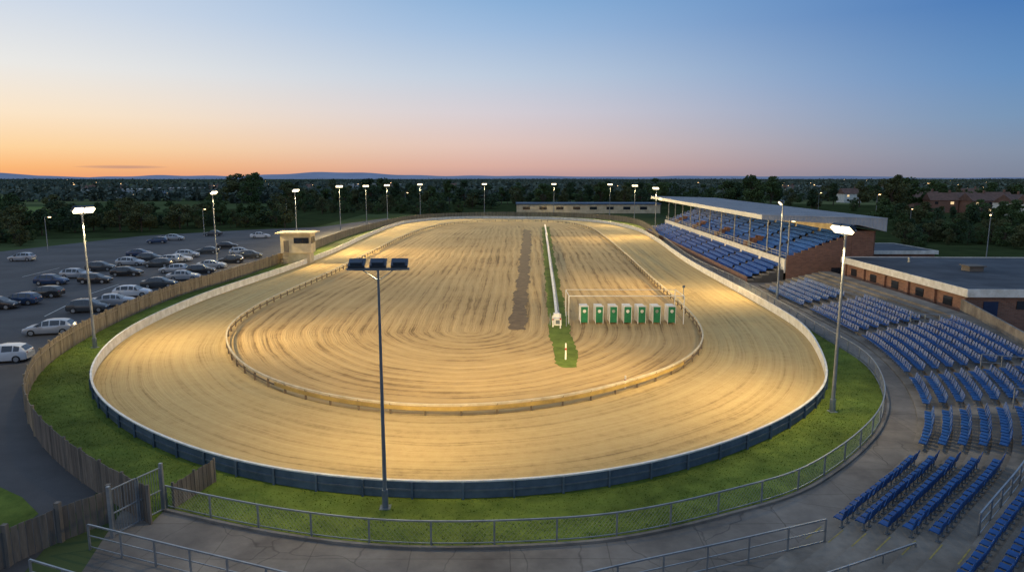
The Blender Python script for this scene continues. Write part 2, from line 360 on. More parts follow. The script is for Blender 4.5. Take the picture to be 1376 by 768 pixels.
RL=ramp([(0,(245,166,110)),(.012,(253,185,116)),(.035,(255,213,156)),(.075,(253,231,200)),(.13,(237,235,230)),(.2,(210,220,233)),(.3,(185,206,231)),(.6,(168,192,224)),(1,(158,184,219))])
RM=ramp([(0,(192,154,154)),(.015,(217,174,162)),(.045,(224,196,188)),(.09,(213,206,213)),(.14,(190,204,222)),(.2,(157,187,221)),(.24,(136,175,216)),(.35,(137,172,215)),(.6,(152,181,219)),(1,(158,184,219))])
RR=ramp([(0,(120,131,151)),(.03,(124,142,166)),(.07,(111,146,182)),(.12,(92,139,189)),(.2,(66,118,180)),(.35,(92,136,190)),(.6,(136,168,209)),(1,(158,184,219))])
def mixc(f,a,b):
    x=N.new('ShaderNodeMix'); x.data_type='RGBA'; L.new(f,x.inputs[0]); L.new(a,x.inputs[6]); L.new(b,x.inputs[7]); return x.outputs[2]
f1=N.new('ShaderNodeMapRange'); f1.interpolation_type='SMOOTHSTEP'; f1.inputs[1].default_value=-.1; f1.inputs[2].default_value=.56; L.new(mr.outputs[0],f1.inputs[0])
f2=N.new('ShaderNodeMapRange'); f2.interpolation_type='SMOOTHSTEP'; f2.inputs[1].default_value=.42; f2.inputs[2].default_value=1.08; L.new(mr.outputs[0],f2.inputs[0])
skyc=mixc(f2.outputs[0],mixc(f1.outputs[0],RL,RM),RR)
el=M('SUBTRACT',sp.outputs[2],.0125); azd=M('SUBTRACT',az,-.49)
q=M('ADD',M('POWER',M('DIVIDE',M('ABSOLUTE',el),.0028),2.0),M('POWER',M('DIVIDE',M('ABSOLUTE',azd),.05),2.0))
cmp_=N.new('ShaderNodeMapping'); cmp_.inputs['Scale'].default_value=(12,12,500); L.new(tc.outputs['Generated'],cmp_.inputs[0])
cn=N.new('ShaderNodeTexNoise'); cn.inputs['Scale'].default_value=1.0; cn.inputs['Detail'].default_value=5; L.new(cmp_.outputs[0],cn.inputs[0])
qq=M('ADD',q,M('MULTIPLY',cn.outputs[0],1.2))
cm=N.new('ShaderNodeMapRange'); cm.inputs[1].default_value=1.5; cm.inputs[2].default_value=.5; cm.inputs[3].default_value=0; cm.inputs[4].default_value=.55; L.new(qq,cm.inputs[0])
cc=N.new('ShaderNodeMix'); cc.data_type='RGBA'; L.new(cm.outputs[0],cc.inputs[0]); L.new(skyc,cc.inputs[6]); cc.inputs[7].default_value=(*s2l((150,120,130)),1)
sky=N.new('ShaderNodeTexSky'); sky.sky_type='NISHITA'; sky.sun_disc=False; sky.sun_elevation=math.radians(0.5); sky.sun_rotation=math.radians(-45)
sc_=N.new('ShaderNodeVectorMath'); sc_.operation='SCALE'; sc_.inputs['Scale'].default_value=.001; L.new(sky.outputs[0],sc_.inputs[0])
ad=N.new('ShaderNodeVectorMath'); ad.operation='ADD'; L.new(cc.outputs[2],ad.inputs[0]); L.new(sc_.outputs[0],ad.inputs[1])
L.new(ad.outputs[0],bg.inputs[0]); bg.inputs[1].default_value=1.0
# ------------------------------------------------------------ fences
def fence(name,label,P,posts_every,post_h,post_w,post_mat,parts,cat='fence',post_name='fence_post',z0=0.0,poff=0.0):
    root=empty(name,(P[0].x,P[0].y,z0)); tag(root,label,cat)
    base=Vector((P[0].x,P[0].y,z0))
    for pn,mb,mats in parts:
        mb.v=[(x-base.x,y-base.y,z-base.z) for x,y,z in mb.v]; mb.obj(pn,mats,root)
    Q=resample(P,step=posts_every); QN=normals(Q); Q=offset(Q,QN,poff)
    Q=sorted(Q,key=lambda p:p.length)
    pm=MB()
    pm.box((0,0,post_h/2),(post_w,post_w,post_h))
    proto=pm.obj(post_name,post_mat,root); proto.location=Q[0]-Vector((base.x,base.y,0))
    for q in Q[1:99]:
        k=proto.copy(); COL.objects.link(k); k.parent=root; k.location=q-Vector((base.x,base.y,0))
    if len(Q)>99:
        m2=MB()
        for q in Q[99:]: m2.box((q.x-base.x,q.y-base.y,post_h/2),(post_w,post_w,post_h))
        o=m2.obj(post_name+'_row',post_mat,root); o['kind']='stuff'
    return root
mb=MB(); OC=OUT+[OUT[0]]
mb.wall(OC,.06,.86,.05,mi=0,mi_in=1)
cap=MB(); cap.wall(OC,.864,.94,.14)
fr=MB(); ON=normals(OUT,True)
O2=[p-n*.05 for p,n in zip(OUT,ON)]; fr.wall(O2+[O2[0]],.42,.50,.045)
fence('track_board_fence','slate grey board fence with pale cap around the sand track',OC,2.4,.85,.1,SLATE,[('fence_panel',mb,[SLATE,WHITE]),('fence_cap',cap,WHITE),('fence_rail',fr,STEELD)],poff=-.09)
IC=INN+[INN[0]]
m1=MB(); m2=MB(); m3=MB()
m1.wall(IC,.70,.84,.13)
m2.wall([p for p in IC],.36,.48,.05)
IN=normals(INN,True)
ia=nearest(INN,G(925,486,z7)); ib=nearest(INN,G(372,512,z7))
if ib>ia: ib-=400
seq=[INN[i%400]-IN[i%400]*.12 for i in range(ib,ia+1)]
m3.wall(seq,.42,.68,.04)
fence('running_rail','low timber running rail with yellow boards on the bend',IC,2.3,.78,.12,RAILD,[('rail_top',m1,RAILW),('rail_lower',m2,RAILD),('yellow_board',m3,YEL)],post_name='rail_post')
def boards(P,z0,z1,gap=.03,bw=.28,th=.03,jit=.04):
    mb=MB(); Q=resample(P,step=bw)
    for a,b in zip(Q,Q[1:]):
        d=(b-a); l=d.length; c=(a+b)/2; h=z1+random.uniform(-jit,jit)
        mb.box((c.x,c.y,(z0+h)/2),(l-gap,th,h-z0),math.atan2(d.y,d.x),mi=0 if random.random()<.7 else 1)
    return mb
WOOD2=pmat('weathered_wood_dark',(.22,.175,.12),(.12,.095,.065),1.5,.85,.2,stretch=(3,3,.4))
ig=nearest(WOODL,G(40,545,ZW))
fb=boards(WOODL[ig:],.05,1.75); fr=MB(); NL=normals(WOODL)
fr.wall([p-n*.05 for p,n in zip(WOODL,NL)][ig:],1.3,1.39,.05)
fence('wooden_fence','long weathered timber board fence lit by floodlights',WOODL[ig:],2.7,1.9,.13,WOOD,[('fence_boards',fb,[WOOD,WOOD2]),('fence_rail',fr,WOOD)])
fb=boards(WOODL[:ig+1],.02,1.75); fr=MB(); fr.wall([p-n*.05 for p,n in zip(WOODL,NL)][:ig+1],1.3,1.4,.05)
WOODG2=pmat('grey_wood_dark',(.13,.115,.10),(.07,.06,.052),1.5,.85,.2,stretch=(3,3,.4))
fence('wooden_fence','dark grey timber fence curving beside the path',WOODL[:ig+1],2.4,1.85,.12,WOODG,[('fence_boards',fb,[WOODG,WOODG2]),('fence_rail',fr,WOODG)])
def railing(name,label,P,h=1.1,post=2.6,z0=0.0,infill=True,mat=STEEL,bars=.2):
    t=MB(); t2=MB(); inf=MB()
    t.wall(resample(P,step=.6),z0+h-.03,z0+h+.03,.06)
    t2.wall(resample(P,step=.6),z0+.12,z0+.16,.035)
    parts=[('top_rail',t,mat),('lower_rail',t2,mat)]
    if infill:
        Q=resample(P,step=bars); hh=h-.03
        n=4
        for a,b in zip(Q,Q[1:]):
            for k in range(n):
                za=z0+.14+(hh-.14)*k/n; zb=z0+.14+(hh-.14)*(k+1)/n
                inf.bar((a.x,a.y,za),(b.x,b.y,zb),.006); inf.bar((a.x,a.y,zb),(b.x,b.y,za),.006)
        parts.append(('mesh_panel',inf,mat))
    else:
        t3=MB(); t3.wall(resample(P,step=.6),z0+h*.55,z0+h*.55+.04,.04); parts.append(('middle_rail',t3,mat))
    return fence(name,label,P,post,h,.07,mat,parts,cat='railing',post_name='railing_post',z0=z0)
railing('metal_railing','galvanised mesh railing between grass verge and concrete walkway',RAIL)
kb=MB(); RN=normals(RAIL)
kb.wall([p+n*.25 for p,n in zip(RAIL,RN)],0.0,.13,.16); o=kb.obj('kerb',CONC2); o['kind']='structure'
def px(l,z): return [G(u,v,z) for u,v in l]
railing('handrail','grey steel pipe handrail on concrete steps',px([(118,704),(237,733),(350,760),(470,790)],1.1),infill=False,post=1.9)
railing('handrail','grey steel pipe handrail on concrete steps',px([(765,774),(870,750),(965,730),(1110,697)],1.1),infill=False,post=2.0)
railing('handrail','short steel handrail at stair foot',px([(1090,776),(1165,751),(1230,729)],1.1),infill=False,post=1.7)
railing('handrail','grey steel pipe handrail on concrete steps',px([(40,751),(100,769),(180,792)],1.1),infill=False,post=1.9)
# ------------------------------------------------------------ terraces + seats
ROW0=curve([(1015,381,.5),(1040,392,.5),(1085,413,.5),(1145,443,.5),(1180,465,.5),(1218,500,.5),(1243,545,.5),(1240,590,.5),(1215,622,.5),(1165,662,.5),(1120,698,.5),(1060,745,.5),(980,800,.5)],False,step=.5,sm=12)
RN0=normals(ROW0)
PITCH=.90; RISE=.21; NR=11
def rowz(k): return .12+RISE*k
mb=MB()
for k in range(NR):
    a=offset(ROW0,RN0,-.45+k*PITCH); b=offset(ROW0,RN0,-.45+(k+1)*PITCH)
    if k==NR-1: b=offset(ROW0,RN0,-.45+(k+1)*PITCH+.8)
    z=rowz(k); zl=0 if k==0 else rowz(k-1)
    n=len(a); vs=[]
    for i in range(n): vs+=[(a[i].x,a[i].y,zl),(a[i].x,a[i].y,z),(b[i].x,b[i].y,z)]
    fs=[]
    for i in range(n-1): fs+=[(3*i,3*i+3,3*i+4,3*i+1),(3*i+1,3*i+4,3*i+5,3*i+2)]
    mb.add(vs,fs)
o=mb.obj('terrace_steps',CONC2); tag(o,'curved stepped concrete terrace below the blue seats','terrace')
def seat_parts(mb_b,mb_p,mb_l,M4,up=False):
    def bx(mb,c,d,rx=0):
        t=MB(); t.box(c,d,0,0,rx); mb.add([M4@Vector(v) for v in t.v],t.f)
    bx(mb_p,(0,.0,.43),(.40,.38,.05),.10); bx(mb_p,(0,.18,.42),(.40,.04,.07))
    bx(mb_b,(0,-.22,.64),(.40,.04,.42),.22); bx(mb_b,(0,-.26,.855),(.30,.03,.05),.3)
    bx(mb_l,(0,-.1,.2),(.05,.06,.40)); bx(mb_l,(0,-.1,.02),(.2,.16,.03)); bx(mb_l,(0,-.04,.385),(.28,.28,.03))
a,b,c=MB(),MB(),MB(); seat_parts(a,b,c,Matrix.Identity(4))
seat0=c.obj('stadium_seat',STEELD); tag(seat0,'blue plastic tip-up seat on a concrete terrace','seat','blue seats on the curved terrace')
pan=b.obj('seat_pan',BLUES,seat0); bk=a.obj('backrest',BLUES,seat0)
for q in (pan,bk):
    m=q.modifiers.new('Bevel','BEVEL'); m.width=.015; m.segments=2
seats=[]
def block(p0,p1,k0,k1,trim=0):
    i0=nearest(ROW0,G(*p0,.5)); i1=nearest(ROW0,G(*p1,.5))
    if i1<i0: i0,i1=i1,i0
    for k in range(k0,k1):
        P=offset(ROW0,RN0,k*PITCH+.1)[i0:i1+1]; Q=resample(P,step=.57)
        for j in range(1,len(Q)-1):
            d=(Q[j+1]-Q[j-1]); n=Vector((-d.y,d.x,0)).normalized()
            jx=random.uniform(-.03,.03)
            seats.append((Q[j].x,Q[j].y+jx,rowz(k),math.atan2(-n.y,-n.x)-math.pi/2+random.uniform(-.07,.07)))
block((1028,387),(1081,410),0,6)
block((1086,414),(1152,446),0,7)
block((1158,450),(1219,501),0,9)
block((1223,506),(1243,545),0,9)
block((1243,551),(1238,601),0,9)
block((1225,611),(1120,698),0,5)
block((1215,622),(1040,760),6,11)
seats.sort(key=lambda s:s[0]**2+s[1]**2)
def seen(s):
    v=Vector((s[0],s[1],s[2]-H)); dep=v.y*C-v.z*S; return dep>2 and abs(v.x)/dep<.79 and (-v.z*C-v.y*S)/dep<.45
seats=[s for s in seats if seen(s)]
first=True
for s in seats[:300]:
    if first: seat0.location=s[:3]; seat0.rotation_euler=(0,0,s[3]); first=False; continue
    copy_thing(seat0,s[:3],s[3])
ra,rb,rc=MB(),MB(),MB()
rest=seats[300:]
# ------------------------------------------------------------ grandstand
GO=Vector((36.5,97,0)); GA=-math.atan2(3.5,93)
GM=Matrix.Translation(GO)@Matrix.Rotation(GA,4,'Z'); GL=93.0
gs=empty('grandstand',GO,GA); tag(gs,'long covered grandstand with tiered seating and grey sheet roof','grandstand')
t=MB()
def tier(x0,x1,z0,z1,n,y0=0,y1=GL,basez=0):
    for i in range(n):
        xa=x0+(x1-x0)*i/n; z=z0+(z1-z0)*i/(n-1)
        lo=(basez if i==0 else z-(z1-z0)/(n-1))
        t.box(((xa+x1)/2,(y0+y1)/2,(z+lo)/2),(x1-xa,y1-y0,max(.02,z-lo)))
tier(-2.6,2.4,.3,1.8,5); tier(3.0,11.6,3.0,6.2,9,0,GL)
t.obj('seating_tier',CONC3,gs)
t=MB(); t.box((2.55,GL/2,2.45),(.2,GL,2.0)); t.obj('tier_front_wall',WHITE,gs)
t=MB(); t.box((-2.75,GL/2,.45),(.15,GL,.9)); t.obj('pitch_wall',BRICK,gs)
t=MB(); t.box((11.8,GL/2,6.0),(.25,GL,5.0)); t.obj('back_wall',CREAM,gs)
t=MB(); BX=14.6
t.box(((11.55+BX)/2,-.15,3.75),(BX-11.55,.3,7.5)); t.box((BX+.15,GL/2,3.75),(.3,GL,7.5))
for i in range(9):
    xa=2.7+i*.98; t.box((xa+.49,-.15,(3.1+.36*i+.9)/2),(.976,.3,3.1+.36*i+.9))
t.obj('brick_wall',BRICK,gs)
t=MB(); t.box((9.6,-.32,1.2),(1.3,.06,2.2)); t.obj('doorway',GLASSD,gs)
t=MB(); t.box((12.8,-.32,3.2),(1.6,.06,1.0)); t.obj('window',GLASSD,gs)
for q_ in range(10):
    y=.6+.56*(18*q_)+.28
    if y>GL-1: break
    t=MB()
    for i in range(9): t.box((3.5+i*.955,y,3.06+.4*i),(.95,.95,.12))
    for i in range(5): t.box((-2.1+i,y,.36+.375*i),(.98,.95,.12))
    t.obj('stair_aisle',CONC2,gs)
    if q_ in (2,4,6,8):
        t=MB()
        for i in range(3): t.box((3.6+i*.955,y+.9,3.55+.4*i),(.9,.22,1.3))
        for i in range(3): t.box((3.6+i*.955,y-.9,3.55+.4*i),(.9,.22,1.3))
        t.box((3.15,y,3.6),(.22,2.0,1.2)); t.obj('brick_entrance_wall',BRICK,gs)
def prism(mb,prof,y0,y1,mi=0):
    n=len(prof); vs=[(x,y0,z) for x,z in prof]+[(x,y1,z) for x,z in prof]
    mb.add(vs,[tuple(range(n)),tuple(range(n,2*n))[::-1]]+[(i,n+i,n+(i+1)%n,(i+1)%n) for i in range(n)],mi)
RX=15.8
t=MB(); prism(t,[(-1.5,9.15),(-1.5,9.8),(RX,9.35),(RX,7.5),(12,8.4)],-1.2,GL+1)
t.obj('roof',[ROOFG],gs)
t=MB()
for i in range(120):
    y=-1.1+i*(GL+2)/120
    t.bar((-1.5,y,9.83),(RX,y,9.38),.05,.05)
t.obj('roof_ribs',ROOFG,gs)
t=MB(); t.bar((-1.45,-1.25,9.76),(RX,-1.25,9.31),.05,.08)
for i in range(38):
    x=-1.2+i*.455; zt=9.76-(x+1.5)*.026; zb=9.15-(x+1.5)*.0555 if x<12 else 8.4-(x-12)*.237
    t.box((x,-1.23,(zt+zb)/2),(.05,.06,zt-zb-.02))
t.obj('roof_fascia_cladding',ROOFG,gs)
for i in range(11):
    t=MB(); y=1+i*9.1; t.tube((3.2,y,3),(3.2,y,9.0),.11,n=8); t.obj('roof_column',STEEL,gs)
SG=emat('strip_glow',(1,.80,.48),14)
for i in range(10):
    y=5+i*9.1; t=MB(); t.box((5,y,8.6),(.35,1.8,.12)); t.obj('strip_light',SG,gs)
    ld=bpy.data.lights.new('strip_beam','AREA'); ld.energy=120; ld.size=1.5; ld.color=(1,.84,.66); lo=bpy.data.objects.new('strip_beam',ld); COL.objects.link(lo); lo.parent=gs; lo.location=(5,y,8.45)
t=MB()
for z in (3.9,4.3): t.bar((2.6,0,z),(2.6,GL,z),.05)
for i in range(47): t.bar((2.6,i*2,3.45),(2.6,i*2,4.3),.05)
t.obj('tier_guard_rail',STEEL,gs)
rot=Matrix.Rotation(math.pi/2,4,'Z')@Matrix.Diagonal((1.22,1.5,1.05,1))
sa,sb,sc3=MB(),MB(),MB()
for i in range(9):
    for j in range(int(GL/.56)):
        if (j%18) in (0,1): continue
        x=3.5+i*.955; z=3.0+3.2*i/8
        seat_parts(sa,sb,sc3,GM@Matrix.Translation((x,.6+j*.56,z+.0))@rot)
for i in range(5):
    for j in range(int(GL/.56)):
        if (j%18) in (0,1): continue
        x=-2.2+i; z=.3+1.5*i/4
        seat_parts(sa,sb,sc3,GM@Matrix.Translation((x+.3,.6+j*.56,z))@rot)
for s in rest: seat_parts(ra,rb,rc,Matrix.Translation(s[:3])@Matrix.Rotation(s[3],4,'Z'))
al=MB(); al.add(ra.v,ra.f,0); al.add(rb.v,rb.f,0); al.add(rc.v,rc.f,1); al.add(sa.v,sa.f,2); al.add(sb.v,sb.f,2)
o=al.obj('stadium_seats',[BLUES,STEELD,BLUES2]); tag(o,'rows of blue plastic seats on the tiers','seats','blue seats on the curved terrace','stuff')
# ------------------------------------------------------------ buildings
def building(name,label,x0,y0,x1,y1,h,wallm,roofm,trim=WHITE,rz=0,cat='building',fd=.55):
    r=empty(name,(x0,y0,0),rz); tag(r,label,cat)
    X=x1-x0; Y=y1-y0
    t=MB(); t.box((X/2,Y/2,h/2),(X,Y,h)); t.obj('wall',wallm,r)
    t=MB(); t.box((X/2,Y/2,h+.12),(X+.5,Y+.5,.22)); t.obj('roof',roofm,r)
    t=MB(); e=.3; zc=h+.325-fd/2
    t.box((X/2,-e,zc),(X+2*e+.1,.1,fd)); t.box((X/2,Y+e,zc),(X+2*e+.1,.1,fd)); t.box((-e,Y/2,zc),(.1,Y+2*e-.11,fd)); t.box((X+e,Y/2,zc),(.1,Y+2*e-.11,fd))
    t.obj('fascia',trim,r)
    return r
b=building('brick_building','low red brick clubhouse with flat dark roof and pale fascia',44.8,66,74,93,3.9,BRICK,ROOFD,rz=-.03,fd=.8)
t=MB(); t.box((2.2,-.04,1.9),(1.4,.08,2.1)); t.obj('door',BLUED,b)
t=MB(); t.box((5.5,-.04,2.6),(1.6,.08,.8)); t.obj('window',GLASSD,b)
for i in range(5):
    t=MB(); t.box((-.04,3.2+i*5.2,2.5),(.06,1.5,.9)); t.obj('window',GLASSD,b)
for i in range(6):
    t=MB(); t.box((-.12,.3+i*5.2,1.65),(.24,.5,3.3)); t.obj('brick_pier',BRICK,b)
t=MB(); t.box((9,14,4.35),(1.6,1.6,.6)); t.box((9,14,4.75),(2,2,.12)); t.obj('roof_vent',CONC,b)
for (x,y) in ((16,6),(6,22),(20,18)):
    t=MB(); t.tube((x,y,4.1),(x,y,4.8),.2); t.obj('roof_pipe',STEEL,b)
b=building('brick_building','small brick block with flat roof beside the grandstand',56,106,66,118,3.4,BRICK,ROOFD)
b=building('low_building','long low building with dark blue sheet roof behind the track',2,287,62,302,3.9,CREAM,ROOFB,trim=ROOFB)
for i in range(8):
    t=MB(); t.box((4+i*7,-.04,2.2),(3,.08,1.2)); t.obj('window',GLASSD,b)
W=[Vector((44.2,66,0)),Vector((42.3,60,0)),Vector((40,53,0)),Vector((37.9,47,0)),Vector((35.6,42,0))]
t=MB(); Wc=resample(catmull(W,False),step=2.0)
for a,bb in zip(Wc,Wc[1:]):
    d=bb-a; c=(a+bb)/2; t.box((c.x,c.y,1.6),(d.length-.03,.18,3.2),math.atan2(d.y,d.x))
o=t.obj('concrete_wall',pmat('stained_concrete',(.26,.23,.19),(.12,.105,.09),.8,.9,.2,patch=.3)); tag(o,'stained concrete panel wall behind the terrace seats','wall')
iA=nearest(ROW0,G(1230,605,.5)); iB=nearest(ROW0,G(1130,690,.5))
railing('handrail','grey steel handrail between seat blocks',offset(ROW0,RN0,4.9)[iA:iB],infill=False,post=1.8,z0=rowz(5),h=1.05)
for (u,v) in ((1154,448),(1221,504),(1243,548)):
    i=nearest(ROW0,G(u,v,.5)); a=ROW0[i]+RN0[i]*4.5; bq=ROW0[i]+RN0[i]*8.3
    railing('handrail','grey steel handrail beside terrace aisle',[a,bq],infill=False,post=1.3,z0=rowz(5),h=1.3)
t=MB()
i0=nearest(ROW0,G(1118,700,.5)); i1=nearest(ROW0,G(1095,717,.5))
for k in range(7):
    a=offset(ROW0,RN0,-.43+k*PITCH); bq=offset(ROW0,RN0,-.37+k*PITCH); z=rowz(k)+.006
    for i in range(i0,i1): t.add([(a[i].x,a[i].y,z),(a[i+1].x,a[i+1].y,z),(bq[i+1].x,bq[i+1].y,z),(bq[i].x,bq[i].y,z)],[(0,1,2,3)])
o=t.obj('ground_yellow_step_marking',YELP); o['kind']='structure'
# ------------------------------------------------------------ gate & fences lower left
gr=empty('metal_gate',G(152,722)); tag(gr,'grey steel double gate standing open beside timber fence','gate')
def leaf(a,b,h):
    t=MB(); a=Vector((a.x,a.y,0))-gr.location; b=Vector((b.x,b.y,0))-gr.location
    for z in (.12,h*.5,h): t.bar((a.x,a.y,z),(b.x,b.y,z),.05)
    n=int((b-a).length/.13)
    for i in range(n+1):
        p=a.lerp(b,i/n); t.bar((p.x,p.y,.12),(p.x,p.y,h),.02 if 0<i<n else .07)
    t.obj('gate_leaf',STEEL,gr)
A=G(152,722);B=G(187,703);Cc=G(221,686)
leaf(A,B,2.1); leaf(B+Vector((.06,.06,0)),Cc,2.1)
for p in (A,Cc):
    t=MB(); q=p-gr.location; t.box((q.x,q.y,1.15),(.14,.14,2.3)); t.obj('gate_post',STEEL,gr)
P=px([(-80,742),(0,713),(70,683),(146,656)],1.55)
fence('wooden_fence','old grey timber fence with thick posts by the gate',P,2.2,1.75,.2,WOODG,[('fence_boards',boards(P,.02,1.5),[WOODG,WOODG2])])
P=px([(232,650),(262,632),(287,617)],1.2)
fence('wooden_fence','short timber fence joining railing and track boards',P,1.2,1.3,.1,WOODG,[('fence_boards',boards(P,.04,1.2),[WOODG,WOODG2])])
# ------------------------------------------------------------ floodlight masts
def mast(h=12.0,heads=2,steel=STEEL,r0=.13):
    r=empty('floodlight_mast'); 
    t=MB(); t.tube((0,0,0),(0,0,h),r0,r0*.5,n=12); t.tube((0,0,0),(0,0,.9),r0*1.4,r0*1.4,n=12); t.box((0,0,.03),(.5,.5,.06)); t.obj('pole',steel,r)
    t=MB(); w=1.0*heads/2; t.bar((-w,0,h),(w,0,h),.09); t.bar((-w*.7,0,h),(0,0,h-.5),.04); t.bar((w*.7,0,h),(0,0,h-.5),.04); t.obj('crossarm',steel,r)
    return r
def head(r,x,h,size,housing,tilt=.6,ls=1.0,deep=.03,th=.2):
    t=MB(); t.box((x,.15,h+.12),(size,.55,th),0,0,tilt); t.box((x,-.02,h+.12+th/2),(size*.7,.25,.14),0,0,tilt)
    t.obj('floodlight',housing,r)
    n=Vector((0,math.sin(tilt),-math.cos(tilt)))
    c=Vector((x,.15,h+.12))+n*(th/2+.001+deep/2)
    t=MB(); t.box(tuple(c),(size*.94*ls,.5*ls,deep),0,0,tilt); t.obj('lamp_lens',LAMP,r)
masts=[(128,467,12.4,13000),(292,356,12.4,19000),(400,336,12.3,22000),(458,309,12.4,22000),(493,301,12.2,17000),(521,296,12.2,15000),(565,290,12.2,20000),(651,287.5,12.2,22000),(744,287.5,12.2,22000),(819,290,12.2,18000),(852,299,12.2,14000),(880,317,12.2,14000),(1044,402,11.9,14500),(1118,553,11.8,12000)]
protoM=mast(12.2)
for x in (-.5,.5): head(protoM,x,12.2,.86,BLUEBOX,.75,1.0,.2)
LIT=[]
for i,(u,v,h,pw) in enumerate(masts):
    p=G(u,v)
    j=nearest(OUT,p); d0=(INN[j]-OUT[j]).normalized(); tgt=INN[j]+d0*10
    if p.y>190: tgt=Vector((p.x*.5,p.y-50,0))
    face=tgt
    if i==0: tgt=Vector((-8,66,0)); face=Vector((-12,50,0))
    if i==13: tgt=Vector((-4,58,0)); face=Vector((4,40,0))
    d=face-p; rz=math.atan2(d.y,d.x)-math.pi/2
    if i==0: m=protoM; m.location=p; m.rotation_euler=(0,0,rz)
    else: m=copy_thing(protoM,p,rz,h/12.2)
    tag(m,'tall galvanised floodlight mast with two lit lamps','floodlight mast','lit floodlight masts around the track')
    far=(tgt-p).normalized()*48+p
    LIT.append((m,p,tgt,far,pw,h,rz))
big=mast(11.05,steel=STEELD,r0=.10); big.location=G(518,682); big.rotation_euler=(0,0,.05)
t=MB(); t.bar((-1.35,0,11.07),(1.35,0,11.07),.10); t.obj('crossarm',STEELD,big)
for x in (-.92,0,.92): head(big,x,11.18,.72,BLUEBOX,tilt=.5,th=.13)
tag(big,'dark steel mast with three blue-grey floodlights seen from behind','floodlight mast')
LIT.append((big,G(518,682),Vector((-4,66,0)),Vector((-6,95,0)),13000,11.5,.05))
for (m,p,tgt,far,pw,h,rz) in LIT:
    for (nm,T,e,ss,x) in (('floodlight_beam',tgt,pw*.9,150,-.5),('floodlight_long_beam',far,pw*2.4,74,.5)):
        ld=bpy.data.lights.new(nm,'SPOT'); ld.energy=e; ld.color=(1,.73,.33); ld.spot_size=math.radians(ss); ld.spot_blend=1.0; ld.shadow_soft_size=.35
        lo=bpy.data.objects.new(nm,ld); COL.objects.link(lo); lo.parent=m
        lo.location=(x,.9,11.2)
        d=Matrix.Rotation(-rz,3,'Z')@(T-p)
        v=Vector((d.x,d.y,-h)).normalized(); lo.rotation_euler=v.to_track_quat('-Z','Y').to_euler()
    # spill around the foot of the mast
    ld=bpy.data.lights.new('floodlight_spill','SPOT'); ld.energy=3000; ld.color=(1,.76,.36); ld.spot_size=math.radians(165); ld.spot_blend=1.0; ld.shadow_soft_size=.35
    lo=bpy.data.objects.new('floodlight_spill',ld); COL.objects.link(lo); lo.parent=m; lo.location=(0,.6,11.0)
# ------------------------------------------------------------ street lamps
def street_lamp_proto(h=7):
    r=empty('street_lamp'); t=MB(); t.tube((0,0,0),(0,0,h),.09,.05,n=8); t.bar((0,0,h),(.9,0,h+.1),.06); t.obj('pole',STEEL,r)
    t=MB(); t.box((1.0,0,h+.12),(.55,.22,.1)); t.obj('lamp_hood',STEELD,r); t=MB(); t.box((1.0,0,h-.0),(.45,.22,.14)); t.obj('lamp_lens',LAMPF,r); return r
sl=street_lamp_proto(); first=True
SL=[(65,338,7,1),(275,318,7,1),(386,300,8,1),(545,283,8,1),(1099,283,8,1),(1176,296,9,1),(1325,345,8,0),(1221,318,7,0),(960,310,7,1),(1003,322,7,1)]
for u,v,h,l in SL:
    k=sl if first else copy_thing(sl,G(u,v),random.uniform(0,6),h/7.0); first=False
    if k is sl: k.location=G(u,v)
    tag(k,'slim street lamp with a small lit head','street lamp','street lamps around the stadium')
for i in range(46):
    u=random.choice([random.uniform(60,420),random.uniform(900,1376),random.uniform(0,1376)]); v=random.uniform(247,266)
    k=copy_thing(sl,G(u,v),random.uniform(0,6),random.uniform(.9,1.4))
    tag(k,'distant street lamp glowing warm among trees','street lamp','distant town street lamps')
